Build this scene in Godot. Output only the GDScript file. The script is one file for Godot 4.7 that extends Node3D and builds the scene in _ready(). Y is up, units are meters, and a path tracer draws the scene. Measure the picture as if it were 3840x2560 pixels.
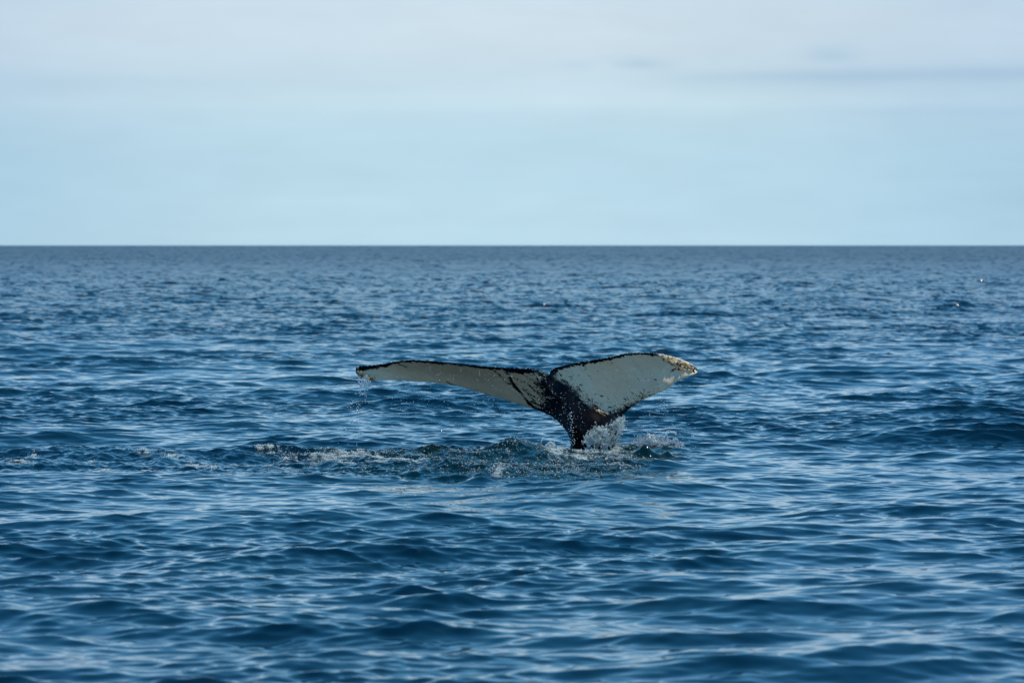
extends Node3D
# A humpback's tail above a lightly chopped sea, seen from a small boat through a long lens.

const EYE := 2.4            # height of the camera above the water
const LENS := 3840.0        # focal length in pixels of a picture 1024 wide
const PHOTO := 3.75         # photograph pixels per picture pixel
const FAR_WATER := 60000.0
const DEEP := Color(0.0006, 0.017, 0.033)     # clear deep water, linear
const AERATED := Color(0.003, 0.016, 0.019)  # water full of small bubbles
const PEAK := 5.0           # how much sharper crests are than troughs, per metre of height
const FOAM := Color(0.50, 0.60, 0.64)
const WHALE := 45.0         # metres from the camera to the whale

var bands := []
var row_r := PackedFloat32Array()
var col_a := PackedFloat32Array()
var made_rows := []
var made_normals := []
var made_colors := []
var gust := FastNoiseLite.new()
var churn := FastNoiseLite.new()
var clump := FastNoiseLite.new()
var bumps := []
var foam_spots: Array[Vector4] = []
var rng := RandomNumberGenerator.new()


# ---------------------------------------------------------------- small helpers

func lin(r: float, g: float, b: float) -> Color:
	return Color(r, g, b).linear_to_srgb()


func seen(x: float, y: float, depth: float) -> Vector3:
	# a place that many metres away whose direction was measured on the photograph
	var pitch := atan(96.0 / LENS)
	var d := Vector3((x - 1920.0) / PHOTO / LENS, (1280.0 - y) / PHOTO / LENS, -1.0)
	d = d.rotated(Vector3.RIGHT, -pitch)
	return Vector3(0, EYE, 0) + d * (depth / -d.z)


func reach(y: float) -> float:
	# distance at which the flat sea is seen at that height of the photograph
	return EYE * LENS * PHOTO / (y - 920.0)


func on_water(x: float, y: float) -> Vector2:
	var d := reach(y)
	return Vector2((x - 1920.0) / PHOTO / LENS * d, -d)


func in_polygon(p: PackedVector2Array, n: int, source: RandomNumberGenerator) -> PackedVector2Array:
	var lo := p[0]
	var hi := p[0]
	for q in p:
		lo = lo.min(q)
		hi = hi.max(q)
	var got := PackedVector2Array()
	while got.size() < n:
		var q := Vector2(source.randf_range(lo.x, hi.x), source.randf_range(lo.y, hi.y))
		if Geometry2D.is_point_in_polygon(q, p):
			got.append(q)
	return got


func tag(o: Node3D, label: String, category := "", group := "", kind := "") -> void:
	if label:
		o.set_meta("label", label)
	if category:
		o.set_meta("category", category)
	if group:
		o.set_meta("group", group)
	if kind:
		o.set_meta("kind", kind)


func smooth(a: float, b: float, x: float) -> float:
	return smoothstep(a, b, x)


func on_line(p: PackedVector2Array, x: float) -> float:
	# y of a polyline that runs from left to right
	if x <= p[0].x:
		return p[0].y
	for i in p.size() - 1:
		if x <= p[i + 1].x:
			return lerpf(p[i].y, p[i + 1].y, (x - p[i].x) / (p[i + 1].x - p[i].x))
	return p[p.size() - 1].y


func along(p: PackedVector3Array, u: float) -> Vector2:
	# (x, y) of a polyline whose third number is the parameter
	if u <= p[0].z:
		return Vector2(p[0].x, p[0].y)
	for i in p.size() - 1:
		if u <= p[i + 1].z:
			var t := (u - p[i].z) / (p[i + 1].z - p[i].z)
			var a := p[i]
			var b := p[i + 1]
			var a0 := p[maxi(i - 1, 0)]
			var b1 := p[mini(i + 2, p.size() - 1)]
			var m0 := Vector2(b.x - a0.x, b.y - a0.y) / maxf(b.z - a0.z, 1e-4) * (b.z - a.z)
			var m1 := Vector2(b1.x - a.x, b1.y - a.y) / maxf(b1.z - a.z, 1e-4) * (b.z - a.z)
			var t2 := t * t
			var t3 := t2 * t
			return Vector2(a.x, a.y) * (2 * t3 - 3 * t2 + 1) + m0 * (t3 - 2 * t2 + t) + Vector2(b.x, b.y) * (3 * t2 - 2 * t3) + m1 * (t3 - t2)
	return Vector2(p[p.size() - 1].x, p[p.size() - 1].y)


func line_distance(q: Vector2, p: PackedVector2Array) -> float:
	var best := 1e9
	for i in p.size() - 1:
		best = minf(best, q.distance_squared_to(Geometry2D.get_closest_point_to_segment(q, p[i], p[i + 1])))
	return sqrt(best)


# ---------------------------------------------------------------- waves

func fft(a: PackedVector2Array, n: int) -> PackedVector2Array:
	# the inverse transform of an n by n field of complex numbers, rows then columns
	var bits := int(round(log(n) / log(2.0)))
	var turn := PackedVector2Array()
	for i in n / 2:
		turn.append(Vector2(cos(TAU * i / n), sin(TAU * i / n)))
	var back := PackedInt32Array()
	for i in n:
		var r := 0
		for b in bits:
			if i & (1 << b):
				r |= 1 << (bits - 1 - b)
		back.append(r)
	var line := PackedVector2Array()
	line.resize(n)
	for side in 2:
		var out := PackedVector2Array()
		out.resize(n * n)
		for y in n:
			var at := y * n
			for i in n:
				line[back[i]] = a[at + i]
			var half := 1
			while half < n:
				var step := n / (2 * half)
				var first := 0
				while first < n:
					var w := 0
					for k in range(first, first + half):
						var t := turn[w]
						var b := line[k + half]
						var c := line[k]
						b = Vector2(b.x * t.x - b.y * t.y, b.x * t.y + b.y * t.x)
						line[k] = c + b
						line[k + half] = c - b
						w += step
					first += 2 * half
				half *= 2
			# written transposed, so that the second pass takes the columns and turns the field back
			for i in n:
				out[i * n + y] = line[i]
		a = out
	return a


func spectrum(size: float, n: int, longest: float, shortest: float, slope: float, towards: float, spread: float, seed_: int) -> Dictionary:
	var r := RandomNumberGenerator.new()
	r.seed = seed_
	var h := PackedVector2Array()
	h.resize(n * n)
	var total := 0.0
	var k_lo := TAU / longest
	var k_hi := TAU / shortest
	for y in n:
		for x in n:
			var kx := TAU / size * (x if x < n / 2 else x - n)
			var ky := TAU / size * (y if y < n / 2 else y - n)
			var k := sqrt(kx * kx + ky * ky)
			if k < k_lo or k > k_hi:
				continue
			var c := cos(atan2(ky, kx) - towards)
			var amp := pow(k, -2.0) * (pow(absf(c), spread) + 0.12)
			amp *= smoothstep(k_lo, k_lo * 1.3, k) * (1.0 - smoothstep(k_hi * 0.75, k_hi, k))
			h[y * n + x] = Vector2(r.randfn(), r.randfn()) * amp
	var even := PackedVector2Array()
	even.resize(n * n)
	for y in n:
		for x in n:
			var a := h[y * n + x]
			var b := h[((n - y) % n) * n + (n - x) % n]
			var e := Vector2(a.x + b.x, a.y - b.y)
			even[y * n + x] = e
			var kx := TAU / size * (x if x < n / 2 else x - n)
			var ky := TAU / size * (y if y < n / 2 else y - n)
			total += (kx * kx + ky * ky) * e.length_squared()
	var scale_ := slope / sqrt(maxf(total, 1e-12))
	# two real fields ride in each complex one: height + i push x, push z + i slope x, slope z
	var f := [PackedVector2Array(), PackedVector2Array(), PackedVector2Array()]
	for q in 3:
		f[q].resize(n * n)
	var f0: PackedVector2Array = f[0]
	var f1: PackedVector2Array = f[1]
	var f2: PackedVector2Array = f[2]
	for y in n:
		for x in n:
			var e := even[y * n + x] * scale_
			if e == Vector2.ZERO:
				continue
			var kx := TAU / size * (x if x < n / 2 else x - n)
			var ky := TAU / size * (y if y < n / 2 else y - n)
			var k := sqrt(kx * kx + ky * ky)
			var ie := Vector2(-e.y, e.x)
			var px := ie * (kx / k)
			var pz := ie * (ky / k)
			var sx := ie * kx
			var sz := ie * ky
			f0[y * n + x] = e + Vector2(-px.y, px.x)
			f1[y * n + x] = pz + Vector2(-sx.y, sx.x)
			f2[y * n + x] = sz
	return {"size": size, "n": n, "f": [f0, f1, f2]}


var todo := []
var done := []


func fft_task(i: int) -> void:
	done[i] = fft(todo[i][0], todo[i][1])


var recipes := []
var spectra := []


func spectrum_task(i: int) -> void:
	var a = recipes[i]
	spectra[i] = spectrum(a[0], a[1], a[2], a[3], a[4], a[5], a[6], a[7])


func make_waves() -> void:
	# size of the tile, samples, longest and shortest wave, rms slope, direction, narrowness, seed
	recipes = [
		[83.0, 512, 5.5, 0.95, 0.075, 1.25, 2.5, 11],
		[23.0, 512, 0.95, 0.32, 0.115, 1.45, 2.0, 12],
		[7.9, 512, 0.32, 0.10, 0.135, 1.40, 1.8, 13],
		[29.0, 256, 5.0, 0.5, 0.25, 1.4, 1.0, 14],
	]
	spectra.resize(recipes.size())
	var g := WorkerThreadPool.add_group_task(spectrum_task, recipes.size())
	WorkerThreadPool.wait_for_group_task_completion(g)
	for s in spectra:
		for f in s.f:
			todo.append([f, s.n])
	done.resize(todo.size())
	g = WorkerThreadPool.add_group_task(fft_task, todo.size())
	WorkerThreadPool.wait_for_group_task_completion(g)
	for b in spectra.size():
		var n: int = spectra[b].n
		var a: PackedVector2Array = done[b * 3]
		var c: PackedVector2Array = done[b * 3 + 1]
		var d: PackedVector2Array = done[b * 3 + 2]
		var disp := PackedVector3Array()
		var slope := PackedVector2Array()
		disp.resize(n * n)
		slope.resize(n * n)
		for i in n * n:
			disp[i] = Vector3(a[i].y, a[i].x, c[i].x)
			slope[i] = Vector2(c[i].y, d[i].x)
		bands.append({"size": spectra[b].size, "n": n, "disp": disp, "slope": slope})
	todo.clear()
	done.clear()
	spectra.clear()


func wake(x: float, z: float) -> float:
	# how churned the water is where the whale has swum
	if z > -38.0 or z < -47.5 or x > 2.6:
		return 0.0
	var near := -39.7 + 0.5 * gust.get_noise_2d(x * 9.0, 40.0)
	var far := -44.6 + 0.5 * gust.get_noise_2d(x * 9.0, 90.0)
	if x > 0.9:
		far = lerpf(far, -45.6, smooth(0.9, 1.4, x))
		near = lerpf(near, -43.0, smooth(1.0, 2.0, x))
	if x < -2.0:
		near = lerpf(near, -40.6, smooth(-2.0, -4.5, x))
	var m := smooth(near + 0.35, near - 0.35, z) * smooth(far - 0.3, far + 0.3, z)
	return m * smooth(2.4, 1.7, x)


const CLOTS := [[20, 1738, 46, 5], [110, 1722, 24, 5], [70, 1748, 44, 4], [400, 1768, 19, 7], [340, 1735, 14, 3], [540, 1715, 38, 3], [640, 1722, 34, 6], [560, 1758, 30, 4], [740, 1742, 50, 7], [790, 1752, 24, 4], [880, 1736, 20, 4], [975, 1705, 18, 8], [1020, 1708, 30, 6], [955, 1735, 26, 4], [1050, 1738, 30, 5], [1100, 1722, 34, 4],
	[1220, 1716, 60, 5], [1330, 1713, 80, 5], [1440, 1720, 60, 5], [1250, 1734, 60, 3], [1400, 1742, 44, 4], [1290, 1748, 30, 3], [1540, 1728, 60, 5], [1640, 1735, 36, 5], [1730, 1714, 26, 3], [1755, 1683, 26, 2.5], [1880, 1776, 17, 8], [1900, 1690, 90, 4], [2090, 1730, 34, 14], [2190, 1735, 44, 5], [2215, 1715, 90, 9], [2300, 1695, 44, 5], [2340, 1735, 60, 5], [2060, 1692, 40, 4]]


func f_share(x: float) -> float:
	return 0.3 + 0.7 * smooth(-3.2, -2.2, x)


func foam_cover(x: float, z: float) -> float:
	# how much of the surface is foam: drifting clots torn into lace
	var c := 0.0
	for f in foam_spots:
		var dx: float = (x - f.x) / f.z
		var dz: float = (z - f.y) / f.w
		var d := dx * dx + dz * dz
		if d < 6.0:
			c += exp(-d) * f_share(f.x)
	if c < 0.03:
		return 0.0
	var lace := clump.get_noise_2d(x * 5.0, z * 2.6)
	return smooth(0.35, 0.85, minf(c, 1.1) * 0.75 + lace * 0.9)


func heap(x: float, z: float) -> float:
	# heaps of water thrown up round the tail
	var h := 0.0
	for b in bumps:
		var dx: float = (x - b[0]) / b[2]
		var dz: float = (z - b[1]) / b[3]
		var d := dx * dx + dz * dz
		if d < 12.0:
			if b[5]:
				h += b[4] * exp(-1.5 * pow(d + 0.02, 0.68))
			else:
				h += b[4] * exp(-d)
	return h


func churned(x: float, z: float, w: float) -> float:
	w *= 0.8 + 0.3 * smooth(-3.0, -0.8, x)
	return w * (0.045 * churn.get_noise_2d(x, z) + 0.03 * (0.4 - absf(churn.get_noise_2d(x * 1.9 + 31.0, z * 1.9))))


func water_at(x: float, z: float) -> Vector3:
	# the point of the sea that rests at (x, z)
	var p := Vector3(x, 0, z)
	for q in 3:
		var b = bands[q]
		var n: int = b.n
		var fx: float = fposmod(x / b.size, 1.0) * n
		var fz: float = fposmod(z / b.size, 1.0) * n
		var d: Vector3 = b.disp[(int(fz) & (n - 1)) * n + (int(fx) & (n - 1))]
		p += Vector3(d.x * 1.1, d.y, d.z * 1.1)
		if q == 1:
			p.y = (exp(clampf(p.y * PEAK, -1.5, 1.5)) - 1.0) / PEAK
	var w := wake(x, z)
	p.y += heap(x, z) + (churned(x, z, w) if w > 0.0 else 0.0)
	return p


func sea_row(j: int) -> void:
	var r := row_r[j]
	var m := col_a.size()
	var place := PackedVector3Array()
	var norm := PackedVector3Array()
	place.resize(m)
	norm.resize(m)
	var tint := PackedColorArray()
	tint.resize(m)
	tint.fill(DEEP)
	var share := [1.0, 1.0 - 0.3 * smooth(500.0, 1200.0, r), 1.0 - smooth(180.0, 450.0, r)]
	# only the normals are steepened farther out, to darken the distant sea
	var steep := 1.0 + 0.4 * smooth(70.0, 160.0, r) + 0.25 * smooth(250.0, 500.0, r)
	for i in m:
		var x := sin(col_a[i]) * r
		var z := -cos(col_a[i]) * r
		var p := Vector3(x, 0, z)
		var sx := 0.0
		var sz := 0.0
		var calm := 0.9 + 1.5 * gust.get_noise_2d(x, z * 0.6)
		for q in 3:
			var s: float = share[q]
			if s <= 0.0:
				continue
			if q == 2:
				s *= clampf(calm, 0.5, 1.2)
			elif q == 1:
				s *= clampf(0.5 + 0.55 * calm, 0.6, 1.25)
			var b = bands[q]
			var n: int = b.n
			var disp: PackedVector3Array = b.disp
			var slope: PackedVector2Array = b.slope
			var fx: float = fposmod(x / b.size, 1.0) * n
			var fz: float = fposmod(z / b.size, 1.0) * n
			var ix := int(fx)
			var iz := int(fz)
			fx -= ix
			fz -= iz
			ix &= n - 1
			iz &= n - 1
			var jx := (ix + 1) & (n - 1)
			var jz := (iz + 1) & (n - 1)
			iz *= n
			jz *= n
			var d := disp[iz + ix].lerp(disp[iz + jx], fx).lerp(disp[jz + ix].lerp(disp[jz + jx], fx), fz)
			var e := slope[iz + ix].lerp(slope[iz + jx], fx).lerp(slope[jz + ix].lerp(slope[jz + jx], fx), fz)
			p += Vector3(d.x * 1.1, d.y, d.z * 1.1) * s
			sx += e.x * s
			sz += e.y * s
			if q == 1:
				var lift := exp(clampf(p.y * PEAK, -1.5, 1.5))
				p.y = (lift - 1.0) / PEAK
				sx *= lift
				sz *= lift
		if r > 36.0 and r < 49.0:
			var w := wake(x, z)
			p.y += heap(x, z)
			if w > 0.0:
				p.y += churned(x, z, w)
				tint[i] = DEEP.lerp(AERATED, w * smooth(-3.5, -0.5, x)).lerp(FOAM, 0.38 * foam_cover(x, z))
		place[i] = p
		norm[i] = Vector3(-sx * steep, 1.0, -sz * steep).normalized()
	made_rows[j] = place
	made_normals[j] = norm
	made_colors[j] = tint


func sea_normal_row(j: int) -> void:
	# true normals of the heaped water, for the part that is seen close
	var last := row_r.size() - 1
	var up: PackedVector3Array = made_rows[maxi(j - 1, 0)]
	var here: PackedVector3Array = made_rows[j]
	var down: PackedVector3Array = made_rows[mini(j + 1, last)]
	var norm: PackedVector3Array = made_normals[j]
	var share := 1.0 - smooth(80.0, 110.0, row_r[j])
	if share <= 0.0:
		return
	var m := here.size()
	for i in m:
		var n := (here[mini(i + 1, m - 1)] - here[maxi(i - 1, 0)]).cross(up[i] - down[i]).normalized()
		if n.y < 0.0:
			n = -n
		norm[i] = norm[i].lerp(n, share).normalized()
	made_normals[j] = norm


func water_material(rough: float) -> StandardMaterial3D:
	var m := StandardMaterial3D.new()
	m.albedo_color = Color.WHITE
	m.vertex_color_use_as_albedo = true
	m.roughness = rough
	m.metallic_specular = 0.56
	return m


func normal_map(b: Dictionary, strength: float) -> ImageTexture:
	var n: int = b.n
	var bytes := PackedByteArray()
	bytes.resize(n * n * 3)
	for i in n * n:
		var s: Vector2 = b.slope[i] * strength
		var v := Vector3(-s.x, -s.y, 1.0).normalized()
		bytes[i * 3] = int(clampf(v.x * 127.5 + 127.5, 0, 255))
		bytes[i * 3 + 1] = int(clampf(v.y * 127.5 + 127.5, 0, 255))
		bytes[i * 3 + 2] = int(clampf(v.z * 127.5 + 127.5, 0, 255))
	return ImageTexture.create_from_image(Image.create_from_data(n, n, false, Image.FORMAT_RGB8, bytes))


func rippled(m: StandardMaterial3D, t: Texture2D, size: float, strength: float) -> StandardMaterial3D:
	m.normal_enabled = true
	m.normal_texture = t
	m.normal_scale = strength
	m.uv1_triplanar = true
	m.uv1_world_triplanar = true
	m.uv1_triplanar_sharpness = 8.0
	m.uv1_scale = Vector3.ONE / size
	return m


func grid_surface(mesh: ArrayMesh, place: PackedVector3Array, norm: PackedVector3Array, rows: int, cols: int, material: Material, tint := PackedColorArray()) -> void:
	if tint.is_empty():
		tint.resize(place.size())
		tint.fill(DEEP)
	var index := PackedInt32Array()
	index.resize((rows - 1) * (cols - 1) * 6)
	var at := 0
	for j in rows - 1:
		for i in cols - 1:
			var a := j * cols + i
			index[at] = a
			index[at + 1] = a + cols
			index[at + 2] = a + 1
			index[at + 3] = a + 1
			index[at + 4] = a + cols
			index[at + 5] = a + cols + 1
			at += 6
	var arrays := []
	arrays.resize(Mesh.ARRAY_MAX)
	arrays[Mesh.ARRAY_VERTEX] = place
	arrays[Mesh.ARRAY_NORMAL] = norm
	arrays[Mesh.ARRAY_COLOR] = tint
	arrays[Mesh.ARRAY_INDEX] = index
	mesh.add_surface_from_arrays(Mesh.PRIMITIVE_TRIANGLES, arrays)
	mesh.surface_set_material(mesh.get_surface_count() - 1, material)


func make_sea() -> void:
	gust.seed = 5
	gust.frequency = 0.11
	gust.fractal_octaves = 3
	churn.seed = 8
	churn.frequency = 2.1
	churn.fractal_octaves = 4
	churn.fractal_gain = 0.55
	clump.seed = 21
	clump.frequency = 1.6
	clump.fractal_octaves = 4
	# x, z, half-widths across and along the view, height, whether it comes to a point
	for b in [[1900, 1735, 0.42, 0.5, 0.2, false], [1745, 1745, 0.26, 0.5, 0.07, false], [2030, 1738, 0.3, 0.5, 0.10, false], [2215, 1722, 0.45, 0.55, 0.06, false],
			[2412, 1712, 0.12, 0.12, 0.085, false], [2428, 1712, 0.07, 0.12, 0.06, true], [2500, 1714, 0.09, 0.12, 0.06, false], [2503, 1714, 0.07, 0.10, 0.05, true], [2540, 1716, 0.15, 0.12, 0.06, false], [2460, 1712, 0.12, 0.10, 0.05, false], [1672, 1768, 0.10, 0.14, 0.11, true], [1800, 1797, 0.17, 0.22, 0.075, false],
			[2110, 1810, 0.34, 0.35, 0.06, false], [1240, 1752, 0.2, 0.3, 0.06, false], [1080, 1725, 0.1, 0.15, 0.07, false], [640, 1735, 0.22, 0.3, 0.07, false], [90, 1738, 0.3, 0.4, 0.07, false], [700, 1768, 0.12, 0.15, 0.06, false], [1400, 1735, 0.2, 0.2, 0.06, false]]:
		var w := on_water(b[0], b[1])
		bumps.append([w.x, w.y, b[2], b[3], b[4], b[5]])
	for c in CLOTS:
		var w := on_water(c[0], c[1])
		var tall := reach(c[1] - c[3]) - reach(c[1] + c[3])
		foam_spots.append(Vector4(w.x, w.y, c[2] / PHOTO / LENS * -w.y, tall * 0.6))
	make_waves()
	var r := 18.0
	while r < FAR_WATER:
		row_r.append(r)
		r += 0.036 if r < 58.0 else minf(0.06 * pow(r / 58.0, 1.8), 0.2 * r)
	row_r.append(FAR_WATER)
	var m := 560
	for i in m:
		col_a.append(lerpf(-0.168, 0.168, i / (m - 1.0)))
	made_rows.resize(row_r.size())
	made_normals.resize(row_r.size())
	made_colors.resize(row_r.size())
	var g := WorkerThreadPool.add_group_task(sea_row, row_r.size())
	WorkerThreadPool.wait_for_group_task_completion(g)
	g = WorkerThreadPool.add_group_task(sea_normal_row, row_r.size())
	WorkerThreadPool.wait_for_group_task_completion(g)
	var mesh := ArrayMesh.new()
	var open_map := normal_map(bands[3], 1.0)
	# ripples too fine for the mesh count as roughness, more of it the coarser the mesh
	var kinds := []
	var from := 18.0
	for k in 14:
		var to := 75.0 if k == 0 else from * 1.3 if k < 13 else 2.0 * FAR_WATER
		var share := clampf(log(sqrt(from * minf(to, 4000.0)) / 75.0) / log(800.0 / 75.0), 0.0, 1.0)
		kinds.append([from, to, water_material(lerpf(0.09, 0.36, share) if k else 0.07)])
		from = to
	for kind in kinds:
		var place := PackedVector3Array()
		var norm := PackedVector3Array()
		var tint := PackedColorArray()
		var rows := 0
		for j in row_r.size():
			if row_r[j] >= kind[0] and (rows == 0 or row_r[maxi(j - 1, 0)] < kind[1]):
				place.append_array(made_rows[j])
				norm.append_array(made_normals[j])
				tint.append_array(made_colors[j])
				rows += 1
		grid_surface(mesh, place, norm, rows, m, kind[2], tint)
	# the same waves to either side, on a wider mesh
	var all_r := row_r
	row_r = PackedFloat32Array()
	for k in range(0, all_r.size(), 7):
		row_r.append(all_r[k])
	if row_r[row_r.size() - 1] < FAR_WATER:
		row_r.append(FAR_WATER)
	for hand in [-1.0, 1.0]:
		col_a = PackedFloat32Array()
		for i in 90:
			var t := i / 89.0
			col_a.append(hand * lerpf(0.168, 0.8, t * (0.35 + 0.65 * t)))
		if hand < 0.0:
			col_a.reverse()
		made_rows.resize(row_r.size())
		made_normals.resize(row_r.size())
		made_colors.resize(row_r.size())
		g = WorkerThreadPool.add_group_task(sea_row, row_r.size())
		WorkerThreadPool.wait_for_group_task_completion(g)
		from = 18.0
		for k in 3:
			var to: float = [75.0, 350.0, 2.0 * FAR_WATER][k]
			var place := PackedVector3Array()
			var norm := PackedVector3Array()
			var tint := PackedColorArray()
			var rows := 0
			for j in row_r.size():
				if row_r[j] >= from and (rows == 0 or row_r[maxi(j - 1, 0)] < to):
					place.append_array(made_rows[j])
					norm.append_array(made_normals[j])
					tint.append_array(made_colors[j])
					rows += 1
			grid_surface(mesh, place, norm, rows, 90, water_material([0.08, 0.2, 0.35][k]), tint)
			from = to
	var far := rippled(water_material(0.3), open_map, 29.0, 1.0)
	var side_r := PackedFloat32Array()
	r = 0.5
	while r < FAR_WATER:
		side_r.append(r)
		r *= 1.06
	side_r.append(FAR_WATER)
	ring(mesh, side_r, 0.799, TAU - 0.799, 150, far, 0.5)
	var under := PackedFloat32Array([0.5, 6.0, 12.0, 18.0, 18.3])
	ring(mesh, under, -0.8, 0.8, 24, far, 0.0)
	var sea := MeshInstance3D.new()
	sea.name = "sea"
	sea.mesh = mesh
	tag(sea, "deep blue open sea with small wind waves reaching to the horizon", "sea", "", "structure")
	add_child(sea)
	made_rows.clear()
	made_normals.clear()


func ring(mesh: ArrayMesh, radii: PackedFloat32Array, from: float, to: float, cols: int, material: Material, waves: float) -> void:
	var place := PackedVector3Array()
	var norm := PackedVector3Array()
	var b = bands[0]
	for r in radii:
		for i in cols:
			var a := lerpf(from, to, i / (cols - 1.0))
			var p := Vector3(sin(a) * r, 0, -cos(a) * r)
			if waves > 0.0 and r < 600.0:
				var n: int = b.n
				p.y += waves * b.disp[(int(fposmod(p.z / b.size, 1.0) * n) & (n - 1)) * n + (int(fposmod(p.x / b.size, 1.0) * n) & (n - 1))].y
			place.append(p)
			norm.append(Vector3.UP)
	grid_surface(mesh, place, norm, radii.size(), cols, material)


# ---------------------------------------------------------------- sky

var sky_noise := FastNoiseLite.new()
var sky_rows := []
const SKY_W := 4096
const SKY_H := 2048


func sky_color(az: float, el: float) -> Color:
	# az and el in degrees, az from straight ahead and positive to the right
	var pale := Color(0.50, 0.715, 0.835)
	var milk := Color(0.605, 0.735, 0.83)
	var clear := Color(0.57, 0.86, 1.10)  # unseen bright band above the view, added to lighten the water's reflections
	var mid := Color(0.16, 0.50, 0.88)
	var blue := Color(0.04, 0.23, 0.50)
	var top := Color(0.016, 0.10, 0.30)
	var c := pale.lerp(milk, smoothstep(1.2, 3.3, el))
	c = c.lerp(clear, smoothstep(3.4, 5.0, el))
	c = c.lerp(mid, smoothstep(5.5, 13.5, el))
	c = c.lerp(blue, smoothstep(12.0, 28.0, el))
	c = c.lerp(top, smoothstep(25.0, 65.0, el))
	# thin streaks of cloud lying along the horizon, all the way round
	var a := deg_to_rad(az)
	var ring_x := cos(a) * 10.0
	var ring_y := sin(a) * 10.0
	var s := sky_noise.get_noise_3d(ring_x * 1.6, ring_y * 1.6, el * 3.2)
	var t := sky_noise.get_noise_3d(ring_x * 7.0, ring_y * 7.0, el * 9.0 + 40.0)
	var v := 0.026 * s + 0.035 * t
	var broad := sky_noise.get_noise_3d(ring_x * 0.9 + 5.0, ring_y * 0.9, el * 0.25 + 9.0)
	c = c * (1.0 + v + 0.06 * broad)
	var thin := 0.12 * smooth(2.0, 9.0, absf(az + 0.6)) + 0.03 * sky_noise.get_noise_3d(ring_x * 2.5, ring_y * 2.5, el + 70.0)  # vignette-like darkening away from the view centre painted into the sky, plus cloud noise
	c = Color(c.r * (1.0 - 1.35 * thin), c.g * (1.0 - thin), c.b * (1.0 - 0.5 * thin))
	# the streaks and puffs that the photograph shows
	var g := 0.0
	g += 0.14 * smooth(0.8, 4.5, az) * exp(-pow((el - (2.42 + 0.02 * az + 0.06 * s)) / 0.09, 2.0)) * (1.0 - smooth(17.0, 24.0, az))
	g += 0.14 * exp(-pow((az - 1.9) / 0.45, 2.0) - pow((el - 2.72 - 0.15 * t) / 0.09, 2.0))
	g += 0.07 * exp(-pow((az - 0.95) / 0.3, 2.0) - pow((el - 2.69) / 0.07, 2.0))
	g += 0.11 * exp(-pow((az - 4.75) / 0.4, 2.0) - pow((el - 2.80 - 0.15 * t) / 0.09, 2.0))
	g += 0.035 * (1.0 - smooth(-7.0, -2.2, az)) * smooth(-24.0, -15.0, az) * exp(-pow((el - (2.3 - 0.02 * az + 0.08 * s)) / 0.13, 2.0))
	g += 0.05 * smooth(3.0, 7.0, az) * (1.0 - smooth(14.0, 20.0, az)) * exp(-pow((el - 1.98) / 0.05, 2.0))
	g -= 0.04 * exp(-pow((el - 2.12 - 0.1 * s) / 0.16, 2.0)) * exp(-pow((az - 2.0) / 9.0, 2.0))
	g -= 0.025 * exp(-pow((az + 2.6) / 1.9, 2.0) - pow((el - 0.66) / 0.06, 2.0))
	return Color(c.r * (1.0 - g * 1.5), c.g * (1.0 - g), c.b * (1.0 - g * 0.55))


func sky_row(y: int) -> void:
	var el := 90.0 - (y + 0.5) / SKY_H * 180.0
	var row := PackedFloat32Array()
	row.resize(SKY_W * 3)
	var step := 1 if el < 9.0 else 8 if el < 30.0 else 32
	var x := 0
	while x < SKY_W:
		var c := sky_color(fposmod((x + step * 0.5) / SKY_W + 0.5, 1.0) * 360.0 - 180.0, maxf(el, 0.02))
		for k in step:
			row[(x + k) * 3] = c.r
			row[(x + k) * 3 + 1] = c.g
			row[(x + k) * 3 + 2] = c.b
		x += step
	sky_rows[y] = row


func make_sky() -> Sky:
	sky_noise.seed = 3
	sky_noise.frequency = 0.5
	sky_noise.fractal_octaves = 4
	sky_rows.resize(SKY_H)
	var seen_rows := SKY_H / 2 + 2
	var g := WorkerThreadPool.add_group_task(sky_row, seen_rows)
	WorkerThreadPool.wait_for_group_task_completion(g)
	var all := PackedFloat32Array()
	for y in SKY_H:
		all.append_array(sky_rows[mini(y, seen_rows - 1)])
	sky_rows.clear()
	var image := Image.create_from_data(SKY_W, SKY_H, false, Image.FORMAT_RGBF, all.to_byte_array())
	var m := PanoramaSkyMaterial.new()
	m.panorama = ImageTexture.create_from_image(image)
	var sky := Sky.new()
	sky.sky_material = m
	return sky


# ---------------------------------------------------------------- whale

# outlines measured on the photograph; the third number runs from the left tip (0) over the notch (0.5) to the right tip (1)
var trailing := PackedVector3Array([Vector3(1334, 1381, 0), Vector3(1340, 1375, .008), Vector3(1360, 1372, .022), Vector3(1404, 1368, .05), Vector3(1443, 1363, .075), Vector3(1467, 1358, .09),
	Vector3(1491, 1354, .106), Vector3(1514, 1351, .12), Vector3(1538, 1349, .135), Vector3(1568, 1350, .155), Vector3(1613, 1352, .182), Vector3(1657, 1356, .21), Vector3(1702, 1360, .238), Vector3(1747, 1366, .267),
	Vector3(1806, 1371, .304), Vector3(1866, 1376, .342), Vector3(1926, 1379, .384), Vector3(1980, 1382, .426), Vector3(2010, 1385, .45), Vector3(2033, 1390, .472), Vector3(2051, 1398, .489), Vector3(2059, 1403, .497),
	Vector3(2063, 1394, .503), Vector3(2078, 1381, .516), Vector3(2111, 1371, .544), Vector3(2164, 1359, .588), Vector3(2218, 1350, .63), Vector3(2272, 1341, .676), Vector3(2307, 1334, .71), Vector3(2346, 1325, .745),
	Vector3(2373, 1323, .77), Vector3(2427, 1322, .82), Vector3(2462, 1325, .85), Vector3(2501, 1333, .885), Vector3(2531, 1340, .912), Vector3(2561, 1350, .94), Vector3(2590, 1363, .97), Vector3(2611, 1377, .992), Vector3(2617, 1389, 1)])
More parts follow.
